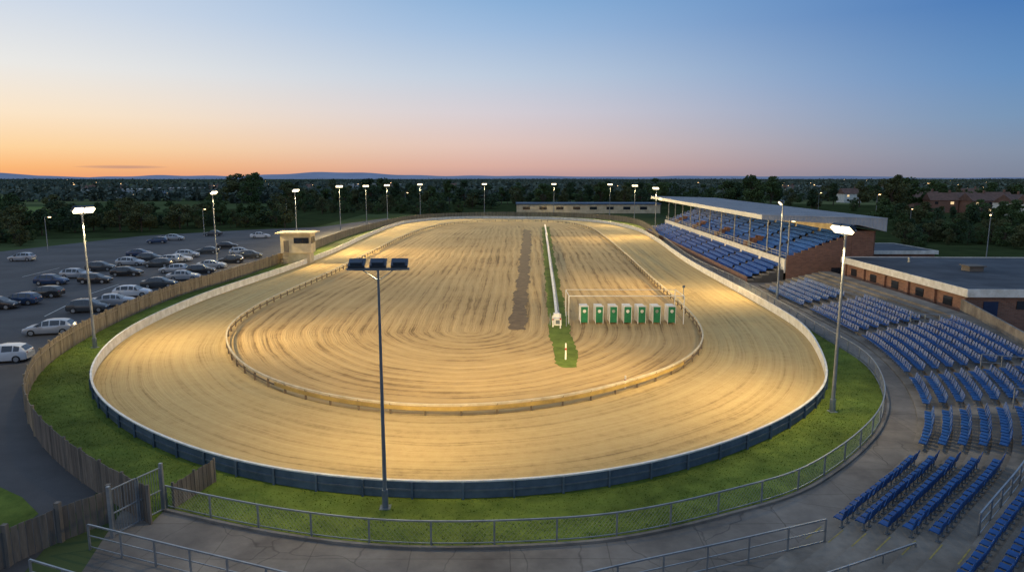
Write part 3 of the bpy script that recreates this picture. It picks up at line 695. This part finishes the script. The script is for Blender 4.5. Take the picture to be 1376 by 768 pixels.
# ------------------------------------------------------------ cars
CARW=pmat('car_paint_silver',(.34,.37,.41),(.32,.35,.39),1,.28,0,.4,spec=.5)
def car_proto(st,glass_rows,front,rear):
    r=empty('parked_car')
    rings=[[(x,-w,zb),(x,-w*1.01,(zb+zt)/2),(x,-w,zt),(x,-rw,zr),(x,rw,zr),(x,w,zt),(x,w*1.01,(zb+zt)/2),(x,w,zb)] for x,w,zb,zt,rw,zr in st]
    t=MB(); vs=[p for q in rings for p in q]; n=8; fs=[]
    for i in range(len(st)-1):
        for j in range(n): fs.append((i*n+j,(i+1)*n+j,(i+1)*n+(j+1)%n,i*n+(j+1)%n))
    fs.append(tuple(range(n))[::-1]); fs.append(tuple(range((len(st)-1)*n,len(st)*n)))
    fs=[f[::-1] for f in fs]
    t.add(vs,fs); body=t.obj('body',CARW,r,smooth=True)
    mo=body.modifiers.new('Bevel','BEVEL'); mo.width=.04; mo.segments=2; mo.limit_method='ANGLE'; mo.angle_limit=.5
    g=MB()
    def quad(a,b,c,d,k=.1,out=Vector((0,0,1))):
        a,b,c,d=map(Vector,(a,b,c,d)); cen=(a+b+c+d)/4
        nn=(b-a).cross(d-a).normalized()
        if nn.dot(out)<0: nn=-nn
        g.add([p.lerp(cen,k)+nn*.02 for p in (a,b,c,d)],[(0,1,2,3)])
    for sgn,(lo,hi) in ((-1,(2,3)),(1,(5,4))):
        for i in glass_rows:
            a,b=rings[i][lo],rings[i+1][lo]; c,d=rings[i+1][hi],rings[i][hi]
            quad(a,b,c,d,.14,Vector((0,sgn,.2)))
    quad(rings[front][3],rings[front][4],rings[front+1][4],rings[front+1][3],.08,Vector((1,0,1)))
    quad(rings[rear][3],rings[rear][4],rings[rear+1][4],rings[rear+1][3],.12,Vector((-1,0,1)))
    g.obj('windows',GLASSD,r)
    for x in (-1.3,1.35):
        for y in (-.80,.80):
            t=MB(); t.tube((0,-.11,0),(0,.11,0),.32,n=18); wv=t.obj('wheel',RUBBER,r,(x,y,.32))
            t=MB(); s=1 if y>0 else -1; t.tube((0,s*.10,0),(0,s*.125,0),.2,n=12); t.obj('rim',STEEL,wv)
    x0=st[0][0]; x1=st[-1][0]
    for y in (-.56,.56):
        t=MB(); t.box((0,0,0),(.1,.3,.13)); t.obj('headlight',HEADL,r,(x1-.08,y,.62))
        t=MB(); t.box((0,0,0),(.08,.24,.16)); t.obj('tail_light',CREDL,r,(x0+.06,y,.80))
    for y in (-.94,.94):
        t=MB(); t.box((0,0,0),(.12,.16,.1)); t.obj('wing_mirror',RUBBER,r,(.75,y,.98))
    return r
hatch=car_proto([(-2.1,.76,.36,.66,.70,.72),(-2.02,.84,.26,.90,.74,.97),(-1.6,.88,.22,.95,.64,1.34),(-1.1,.88,.2,.95,.60,1.45),(-.2,.88,.2,.93,.60,1.47),(.4,.88,.2,.92,.62,1.38),(1.12,.88,.2,.90,.76,.97),(1.75,.86,.22,.80,.72,.85),(2.05,.78,.28,.62,.66,.68),(2.14,.7,.34,.5,.6,.54)],(2,3,4,5),5,1)
saloon=car_proto([(-2.3,.74,.36,.66,.68,.72),(-2.24,.83,.26,.92,.74,.97),(-1.75,.87,.22,.95,.74,1.0),(-1.0,.88,.2,.94,.62,1.37),(-.2,.88,.2,.93,.60,1.43),(.35,.88,.2,.92,.62,1.35),(1.1,.88,.2,.90,.76,.96),(1.8,.86,.22,.80,.72,.85),(2.15,.78,.28,.62,.66,.68),(2.26,.7,.34,.5,.6,.54)],(2,3,4,5),5,2)
paints=[('silver',CARW),('white',pmat('car_paint_white',(.5,.52,.55),(.47,.49,.52),1,.25,spec=.5)),('dark grey',pmat('car_paint_grey',(.07,.08,.09),(.06,.07,.08),1,.2,0,.4,spec=.7)),('black',pmat('car_paint_black',(.02,.022,.026),(.018,.02,.023),1,.15,spec=.8)),('dark blue',pmat('car_paint_blue',(.03,.06,.13),(.025,.05,.11),1,.18,0,.3,spec=.7))]
variants={}
for kind,cp in (('hatchback',hatch),('saloon',saloon)):
    bm_=[c for c in cp.children if c.name.startswith('body')][0].data
    d={}
    for nme,mt in paints:
        me=bm_.copy(); me.materials[0]=mt; d[nme]=me
    variants[kind]=(cp,bm_,d)
cars=[(27,351,0,'silver'),(210,327,.1,'dark blue'),(233,323,.1,'silver'),(349,320,.1,'white'),(285,317,.1,'dark grey'),(304,334,.1,'black'),(277,341,.1,'dark grey'),(250,346,.1,'silver'),
(133,364,0,'dark grey'),(173,357,0,'silver'),(200,351,0,'dark grey'),(222,354,.1,'silver'),(238,352,.1,'white'),(100,374,0,'silver'),(125,381,0,'black'),(66,383,0,'dark blue'),(168,371,0,'black'),(210,359,0,'dark grey'),(245,377,.1,'silver'),(212,387,.1,'dark grey'),(175,399,.1,'white'),(283,361,.1,'silver'),(309,354,.1,'black'),(335,347,.1,'dark grey'),(56,400,0,'black'),(24,410,0,'dark blue'),(115,420,.1,'dark grey'),(63,450,.15,'silver'),(-2,488,.1,'white'),(-8,416,0,'black'),(186,345,0,'dark blue'),(268,368,.1,'black'),(150,412,.2,'silver'),(322,343,.1,'silver'),(232,367,0,'silver')]
for i,(u,v,a,cn) in enumerate(cars):
    kind='hatchback' if random.random()<.6 else 'saloon'
    cp,bm_,d=variants[kind]
    p=G(u,v); rz=a+.12+random.uniform(-.03,.03)+(math.pi if random.random()<.35 else 0)
    k=copy_thing(cp,p+Vector((0,.6,.012)),rz,(random.uniform(.96,1.04),random.uniform(.97,1.03),random.uniform(.97,1.04)),{bm_:d[cn]})
    tag(k,cn+' '+kind+' car parked on the asphalt car park','car','cars parked in the car park')
def rm(o):
    for c in list(o.children): rm(c)
    bpy.data.objects.remove(o)
rm(hatch); rm(saloon)
t=MB()
for (u0,v0,u1,v1) in ((60,425,110,400),(110,440,160,415),(30,372,80,360),(120,395,160,382)):
    a=G(u0,v0);b2=G(u1,v1); t.bar((a.x,a.y,.018),(b2.x,b2.y,.018),.1,.004)
o=t.obj('road_bay_marking',WHITE); o['kind']='structure'
# ------------------------------------------------------------ judges hut
hp=G(402,353)
h=empty('judges_hut',hp,0.05); tag(h,'cream raised judges hut with flat roof beside timber fence','hut')
t=MB(); t.box((0,0,3.6),(5.2,3.4,3.4)); t.box((0,0,.95),(4.6,2.8,1.9)); t.obj('wall',CREAM,h)
t=MB(); t.box((0,0,5.42),(6.6,4.8,.24)); t.obj('roof',CREAM,h)
t=MB(); t.box((1.0,-1.72,4.1),(2.6,.05,1.0)); t.obj('window',GLASSD,h)
t=MB(); t.box((2.62,0,4.1),(.05,2.6,1.1)); t.obj('window',GLASSD,h)
t=MB(); t.box((-1.6,-1.73,3.1),(.9,.06,2.0)); t.obj('door',WOODG,h)
t=MB()
for i in range(9): t.box((-1.6,-2.0-i*.26,2.0-i*.22),(1.0,.26,.06))
t.obj('steps',WOODG,h)
# ------------------------------------------------------------ starting traps
fp=empty('trap_frame',G(764,436)); tag(fp,'white steel gantry frame over the starting traps','frame')
q=G(918,436)-G(764,436); hgt=3.0
t=MB(); t.bar((0,0,hgt),(q.x,q.y,hgt),.08); t.obj('top_beam',WHITE,fp)
t=MB(); t.bar((0,4,hgt),(q.x,4+q.y,hgt),.05); t.bar((0,.06,hgt),(0,3.95,hgt),.05); t.bar((q.x,.06,hgt),(q.x,3.95,hgt),.05); t.obj('rear_beam',WHITE,fp)
for (x,y) in ((0,0),(q.x,0),(0,4),(q.x,4)):
    t=MB(); t.bar((x,y,0.07),(x,y,hgt-.05),.08); t.obj('frame_post',WHITE,fp)
def trap():
    r=empty('starting_trap'); 
    t=MB(); t.box((0,.9,.98),(.80,1.7,1.66)); t.obj('trap_body',WHITE,r)
    t=MB(); t.box((0,-.03,.98),(.70,.05,1.62)); t.obj('trap_door',GREEN,r)
    t=MB(); 
    for x in (-.39,.39): t.box((x,-.02,.98),(.05,.07,1.9))
    t.box((0,-.02,1.90),(.82,.08,.06)); t.obj('trap_door_frame',WHITE,r)
    return r
t0=trap()
for i,u in enumerate((785,805,824,843,862,882,902)):
    p=G(u,436)+Vector((0,0,.075))
    k=t0 if i==0 else copy_thing(t0,p,random.uniform(-.05,.05))
    if i==0: k.location=p
    tag(k,'green and white greyhound starting trap on sand','starting trap','row of starting traps')
    t=MB()
    if i in (0,2,5): 
        n=20; t.add([(.17*math.cos(2*math.pi*a/n),-.062,1.35+.17*math.sin(2*math.pi*a/n)) for a in range(n)],[tuple(range(n))])
    else: t.box((0,-.065,1.3),(.16,.012,.26)); 
    t.obj('trap_emblem',WHITE,k)
# ------------------------------------------------------------ lure rail
LR=[G(732,304),G(738,350),G(744,395),G(748,432)]
LR=resample(catmull(LR,False),step=1.5)
lr=empty('lure_rail',LR[0]); tag(lr,'long white steel lure rail running along the grass strip','rail')
t=MB(); t.wall([p-LR[0] for p in LR],.50,.62,.26); t.obj('rail_cover',WHITE,lr)
t=MB(); t.wall([p-LR[0]+Vector((.28,0,0)) for p in LR],.12,.44,.16); t.obj('rail_side',STEELD,lr)
for p in LR[::6]:
    t=MB(); q=p-LR[0]; t.box((q.x,q.y,.29),(.2,.2,.38)); t.obj('rail_support',STEEL,lr)
mc=empty('lure_machine',G(748,436)); tag(mc,'small white lure trolley housing at rail end','machine')
t=MB(); t.box((0,0,.45),(.9,1.6,.7)); t.box((0,.3,.98),(.6,.8,.34)); t.obj('housing',WHITE,mc)
t=MB(); t.box((.1,-.82,.45),(.5,.05,.4)); t.obj('hatch',STEELD,mc)
for (x,y,z) in ((-.7,-.6,1.3),(.9,-1.2,1.6)):
    t=MB(); t.tube((x,y,0),(x,y,z),.05); t.obj('stand',STEEL,mc)
for (u,v,hh) in ((760,484,1.4),(743,440,1.2),(753,442,1.5),(840,522,.9)):
    m=empty('marker_post',G(u,v)+Vector((0,0,.07))); tag(m,'short white marker post standing by the infield','post')
    t=MB(); t.tube((0,0,0),(0,0,hh),.07,.06); t.obj('post_shaft',WHITE,m); t=MB(); t.tube((0,0,hh*.6),(0,0,hh*.72),.085); t.obj('post_band',CREDL,m)
m=empty('track_pole',G(918,402)); tag(m,'thin grey pole beside the running rail','post'); t=MB(); t.tube((0,0,0),(0,0,1.45),.06); t.obj('pole',STEEL,m); t=MB(); t.box((0,0,1.6),(.3,.1,.3)); t.obj('sign_box',STEELD,m)
# ------------------------------------------------------------ trees
def leafcloud(centers,radii,n_each,size,flat=.75):
    allv=[]
    for c,r,n in zip(centers,radii,n_each):
        d=rng.normal(size=(n,3)); d/=np.linalg.norm(d,axis=1)[:,None]
        rad=r*(.45+.6*rng.random(n)**.6)
        p=np.array(c)+d*rad[:,None]*np.array([1,1,flat])
        a=rng.normal(size=(n,3)); a/=np.linalg.norm(a,axis=1)[:,None]
        b=np.cross(a,rng.normal(size=(n,3))); b/=np.linalg.norm(b,axis=1)[:,None]
        s=size*(.6+.8*rng.random(n))[:,None]
        allv.append(np.stack([p-a*s-b*s*.6,p+a*s-b*s*.6,p+a*s*.8+b*s*.7,p-a*s*.7+b*s*.8],1))
    V=np.concatenate(allv).reshape(-1,3); F_=np.arange(len(V)).reshape(-1,4)
    return V,F_
def tree_proto(h,col,thin=1.0,low=.26):
    r=empty('tree')
    t=MB(); th=h*.55; t.tube((0,0,0),(0,0,th),.025*h,.012*h,n=7)
    cs=[];rs=[]
    n=14
    for i in range(n):
        a=random.uniform(0,6.28); z=h*random.uniform(low,.88); rr=thin*h*.32*math.sqrt(max(.1,1-((z/h-.5)/.46)**2))*random.uniform(.4,1)
        c=(math.cos(a)*rr,math.sin(a)*rr,z); cs.append(c); rs.append(h*random.uniform(.10,.19)*(1 if thin>=1 else .8))
        t.tube((0,0,th*random.uniform(.5,.95)),c,.009*h,.003*h,n=5)
    cs.append((0,0,h*.9)); rs.append(h*.10)
    t.obj('trunk',BARK,r)
    V,F_=leafcloud(cs,rs,[170]*len(cs),h*.020)
    me=bpy.data.meshes.new('crown'); me.from_pydata(V.tolist(),[],F_.tolist()); me.materials.append(LEAF[col]); o=bpy.data.objects.new('crown',me); COL.objects.link(o); o.parent=r
    return r
protos=[tree_proto(10,0),tree_proto(10,1),tree_proto(10,2,.45),tree_proto(10,0,.8),tree_proto(10,1,1.3,.12),tree_proto(10,2,1.1,.12),tree_proto(10,0,1.4,.1)]
def plant(u,v,h,low=False):
    k=copy_thing(random.choice(protos[4:] if low else protos),G(u,v),random.uniform(0,6.28),(h/10*random.uniform(.9,1.4),h/10*random.uniform(.9,1.4),h/10))
    tag(k,'dark leafy broadleaf tree on the edge of the grounds','tree','trees around the stadium')
for i in range(50): plant(-60+i*9+random.uniform(-5,5),random.uniform(308,316)-i*.17+ (6 if i<14 else 0),random.uniform(3,8.5),i%2==0)
for i in range(32): plant(-40+i*14+random.uniform(-6,6),random.uniform(292,303),random.uniform(4,10))
for i in range(16): plant(-70+i*7,random.uniform(320,330),random.uniform(3,7.5),True)
for i in range(58): plant(385+i*9+random.uniform(-5,5),random.uniform(273,283),random.uniform(6,15))
for i in range(26): plant(390+i*9+random.uniform(-4,4),random.uniform(283,288),random.uniform(3,8),True)
for i in range(42): plant(905+i*12+random.uniform(-5,5),random.uniform(270,284),random.uniform(6,13.5))
for i in range(32): plant(1180+i*8+random.uniform(-5,5),random.uniform(294,316),random.uniform(4,8.5))
for i in range(22): plant(1215+i*8+random.uniform(-4,4),random.uniform(322,335),random.uniform(3.0,6),True)
for u,v,hh in ((322,272,17.5),(345,272,18),(337,274,16),(1203,284,16.5),(1196,285,15),(1213,283,15),(1010,272,16.5),(1035,272,16)): plant(u,v,hh)
for p_ in protos: rm(p_)
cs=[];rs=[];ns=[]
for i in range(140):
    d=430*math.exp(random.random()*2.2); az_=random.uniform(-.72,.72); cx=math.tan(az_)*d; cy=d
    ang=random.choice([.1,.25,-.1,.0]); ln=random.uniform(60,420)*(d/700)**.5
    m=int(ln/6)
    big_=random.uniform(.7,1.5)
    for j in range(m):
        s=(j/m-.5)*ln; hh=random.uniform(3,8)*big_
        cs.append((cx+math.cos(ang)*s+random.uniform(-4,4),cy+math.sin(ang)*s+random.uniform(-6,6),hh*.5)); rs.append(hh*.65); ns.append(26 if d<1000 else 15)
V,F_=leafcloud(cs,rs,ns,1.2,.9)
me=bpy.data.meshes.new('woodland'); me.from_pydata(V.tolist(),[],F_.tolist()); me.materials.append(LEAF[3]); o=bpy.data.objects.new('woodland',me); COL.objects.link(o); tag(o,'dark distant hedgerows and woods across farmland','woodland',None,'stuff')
HM=pmat('far_hills_hazed',(.34,.36,.44),(.27,.29,.37),.002,1,spec=0)  # distance haze is painted into this pale bluish hill colour
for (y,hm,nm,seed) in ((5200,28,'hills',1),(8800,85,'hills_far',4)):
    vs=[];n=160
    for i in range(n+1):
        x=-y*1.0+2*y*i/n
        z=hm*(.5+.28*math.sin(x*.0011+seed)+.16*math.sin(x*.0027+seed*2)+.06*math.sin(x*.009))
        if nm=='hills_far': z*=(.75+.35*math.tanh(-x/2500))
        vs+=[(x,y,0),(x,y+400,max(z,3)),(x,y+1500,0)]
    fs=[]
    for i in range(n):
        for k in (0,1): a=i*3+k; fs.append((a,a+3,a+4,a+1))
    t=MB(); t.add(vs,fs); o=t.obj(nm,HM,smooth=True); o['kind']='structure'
# ------------------------------------------------------------ houses & sheds
def house(u,v,wd,dp,hh,wm,rz,lab):
    r=empty('house',G(u,v),rz); tag(r,lab,'house','houses beyond the stadium')
    t=MB(); t.box((0,0,hh/2),(wd,dp,hh)); t.obj('wall',wm,r)
    t=MB(); prismv=[(-wd/2-.3,-dp/2-.4,hh),(wd/2+.3,-dp/2-.4,hh),(wd/2+.3,dp/2+.4,hh),(-wd/2-.3,dp/2+.4,hh),(-wd/2-.3,0,hh+dp*.4),(wd/2+.3,0,hh+dp*.4)]
    t.add(prismv,[(0,1,5,4),(2,3,4,5),(0,4,3),(1,2,5),(0,3,2,1)]); ro=t.obj('roof',TILE,r)
    t=MB(); t.box((wd*.3,0,hh+dp*.4+.3),(.8,.6,1.6)); t.obj('chimney',BRICK,ro)
    for x in (-wd*.28,wd*.28):
        for z in (1.5,hh-1.1):
            t=MB(); t.box((x,-dp/2-.03,z),(1.3,.06,1.1)); t.obj('window',WINL if random.random()<.3 else GLASSD,r)
    t=MB(); t.box((0,-dp/2-.03,1.05),(.95,.06,2.1)); t.obj('door',WOODG,r)
wl='white rendered house with tiled pitched roof'; bl='brick house with tiled pitched roof'
for u,v,wm,l in ((1358,290,WHITE,wl),(1310,286,BRICK,bl),(1285,284,WHITE,wl),(1262,285,BRICK,bl),(1240,281,BRICK,bl),(1336,283,BRICK,bl),(1392,292,WHITE,wl),(1140,272,WHITE,wl),(1300,272,WHITE,wl),(160,266,WHITE,wl),(120,262,WHITE,wl),(290,262,WHITE,wl),(420,259,WHITE,wl),(520,258,BRICK,bl),(610,257,WHITE,wl),(980,260,WHITE,wl),(1060,262,WHITE,wl),(1180,262,BRICK,bl),(1230,260,WHITE,wl),(770,257,WHITE,wl)):
    house(u,v,11,8,5.2,wm,random.uniform(-.5,.5),l)
for (u,v,wd,dp,hh,lab) in ((235,264,34,20,6.5,'pale industrial shed among trees'),(185,267,26,16,6.5,'pale industrial shed among trees'),(1090,258,50,20,6,'pale industrial shed among trees'),(500,256,60,20,7,'pale industrial shed among trees')):
    p=G(u,v); b=building('industrial_shed',lab,p.x-wd/2,p.y,p.x+wd/2,p.y+dp,hh,pmat('pale_cladding',(.42,.45,.48),(.34,.37,.40),.1,.6),ROOFG)
    for i in range(4):
        t=MB(); t.box((4+i*wd*.23,-.06,1.8),(2.5,.1,2.4)); t.obj('shutter_door',WINL if i==1 else GLASSD,b)
# ------------------------------------------------------------ camera
cam=bpy.data.cameras.new('Camera'); co=bpy.data.objects.new('Camera',cam); COL.objects.link(co)
co.location=(0,0,H); co.rotation_euler=(math.pi/2-TH,0,0); cam.lens=24; cam.sensor_width=36; cam.clip_end=30000; cam.clip_start=.1
scene.camera=co
scene.view_settings.view_transform='Standard'; scene.view_settings.look='None'; scene.view_settings.exposure=0
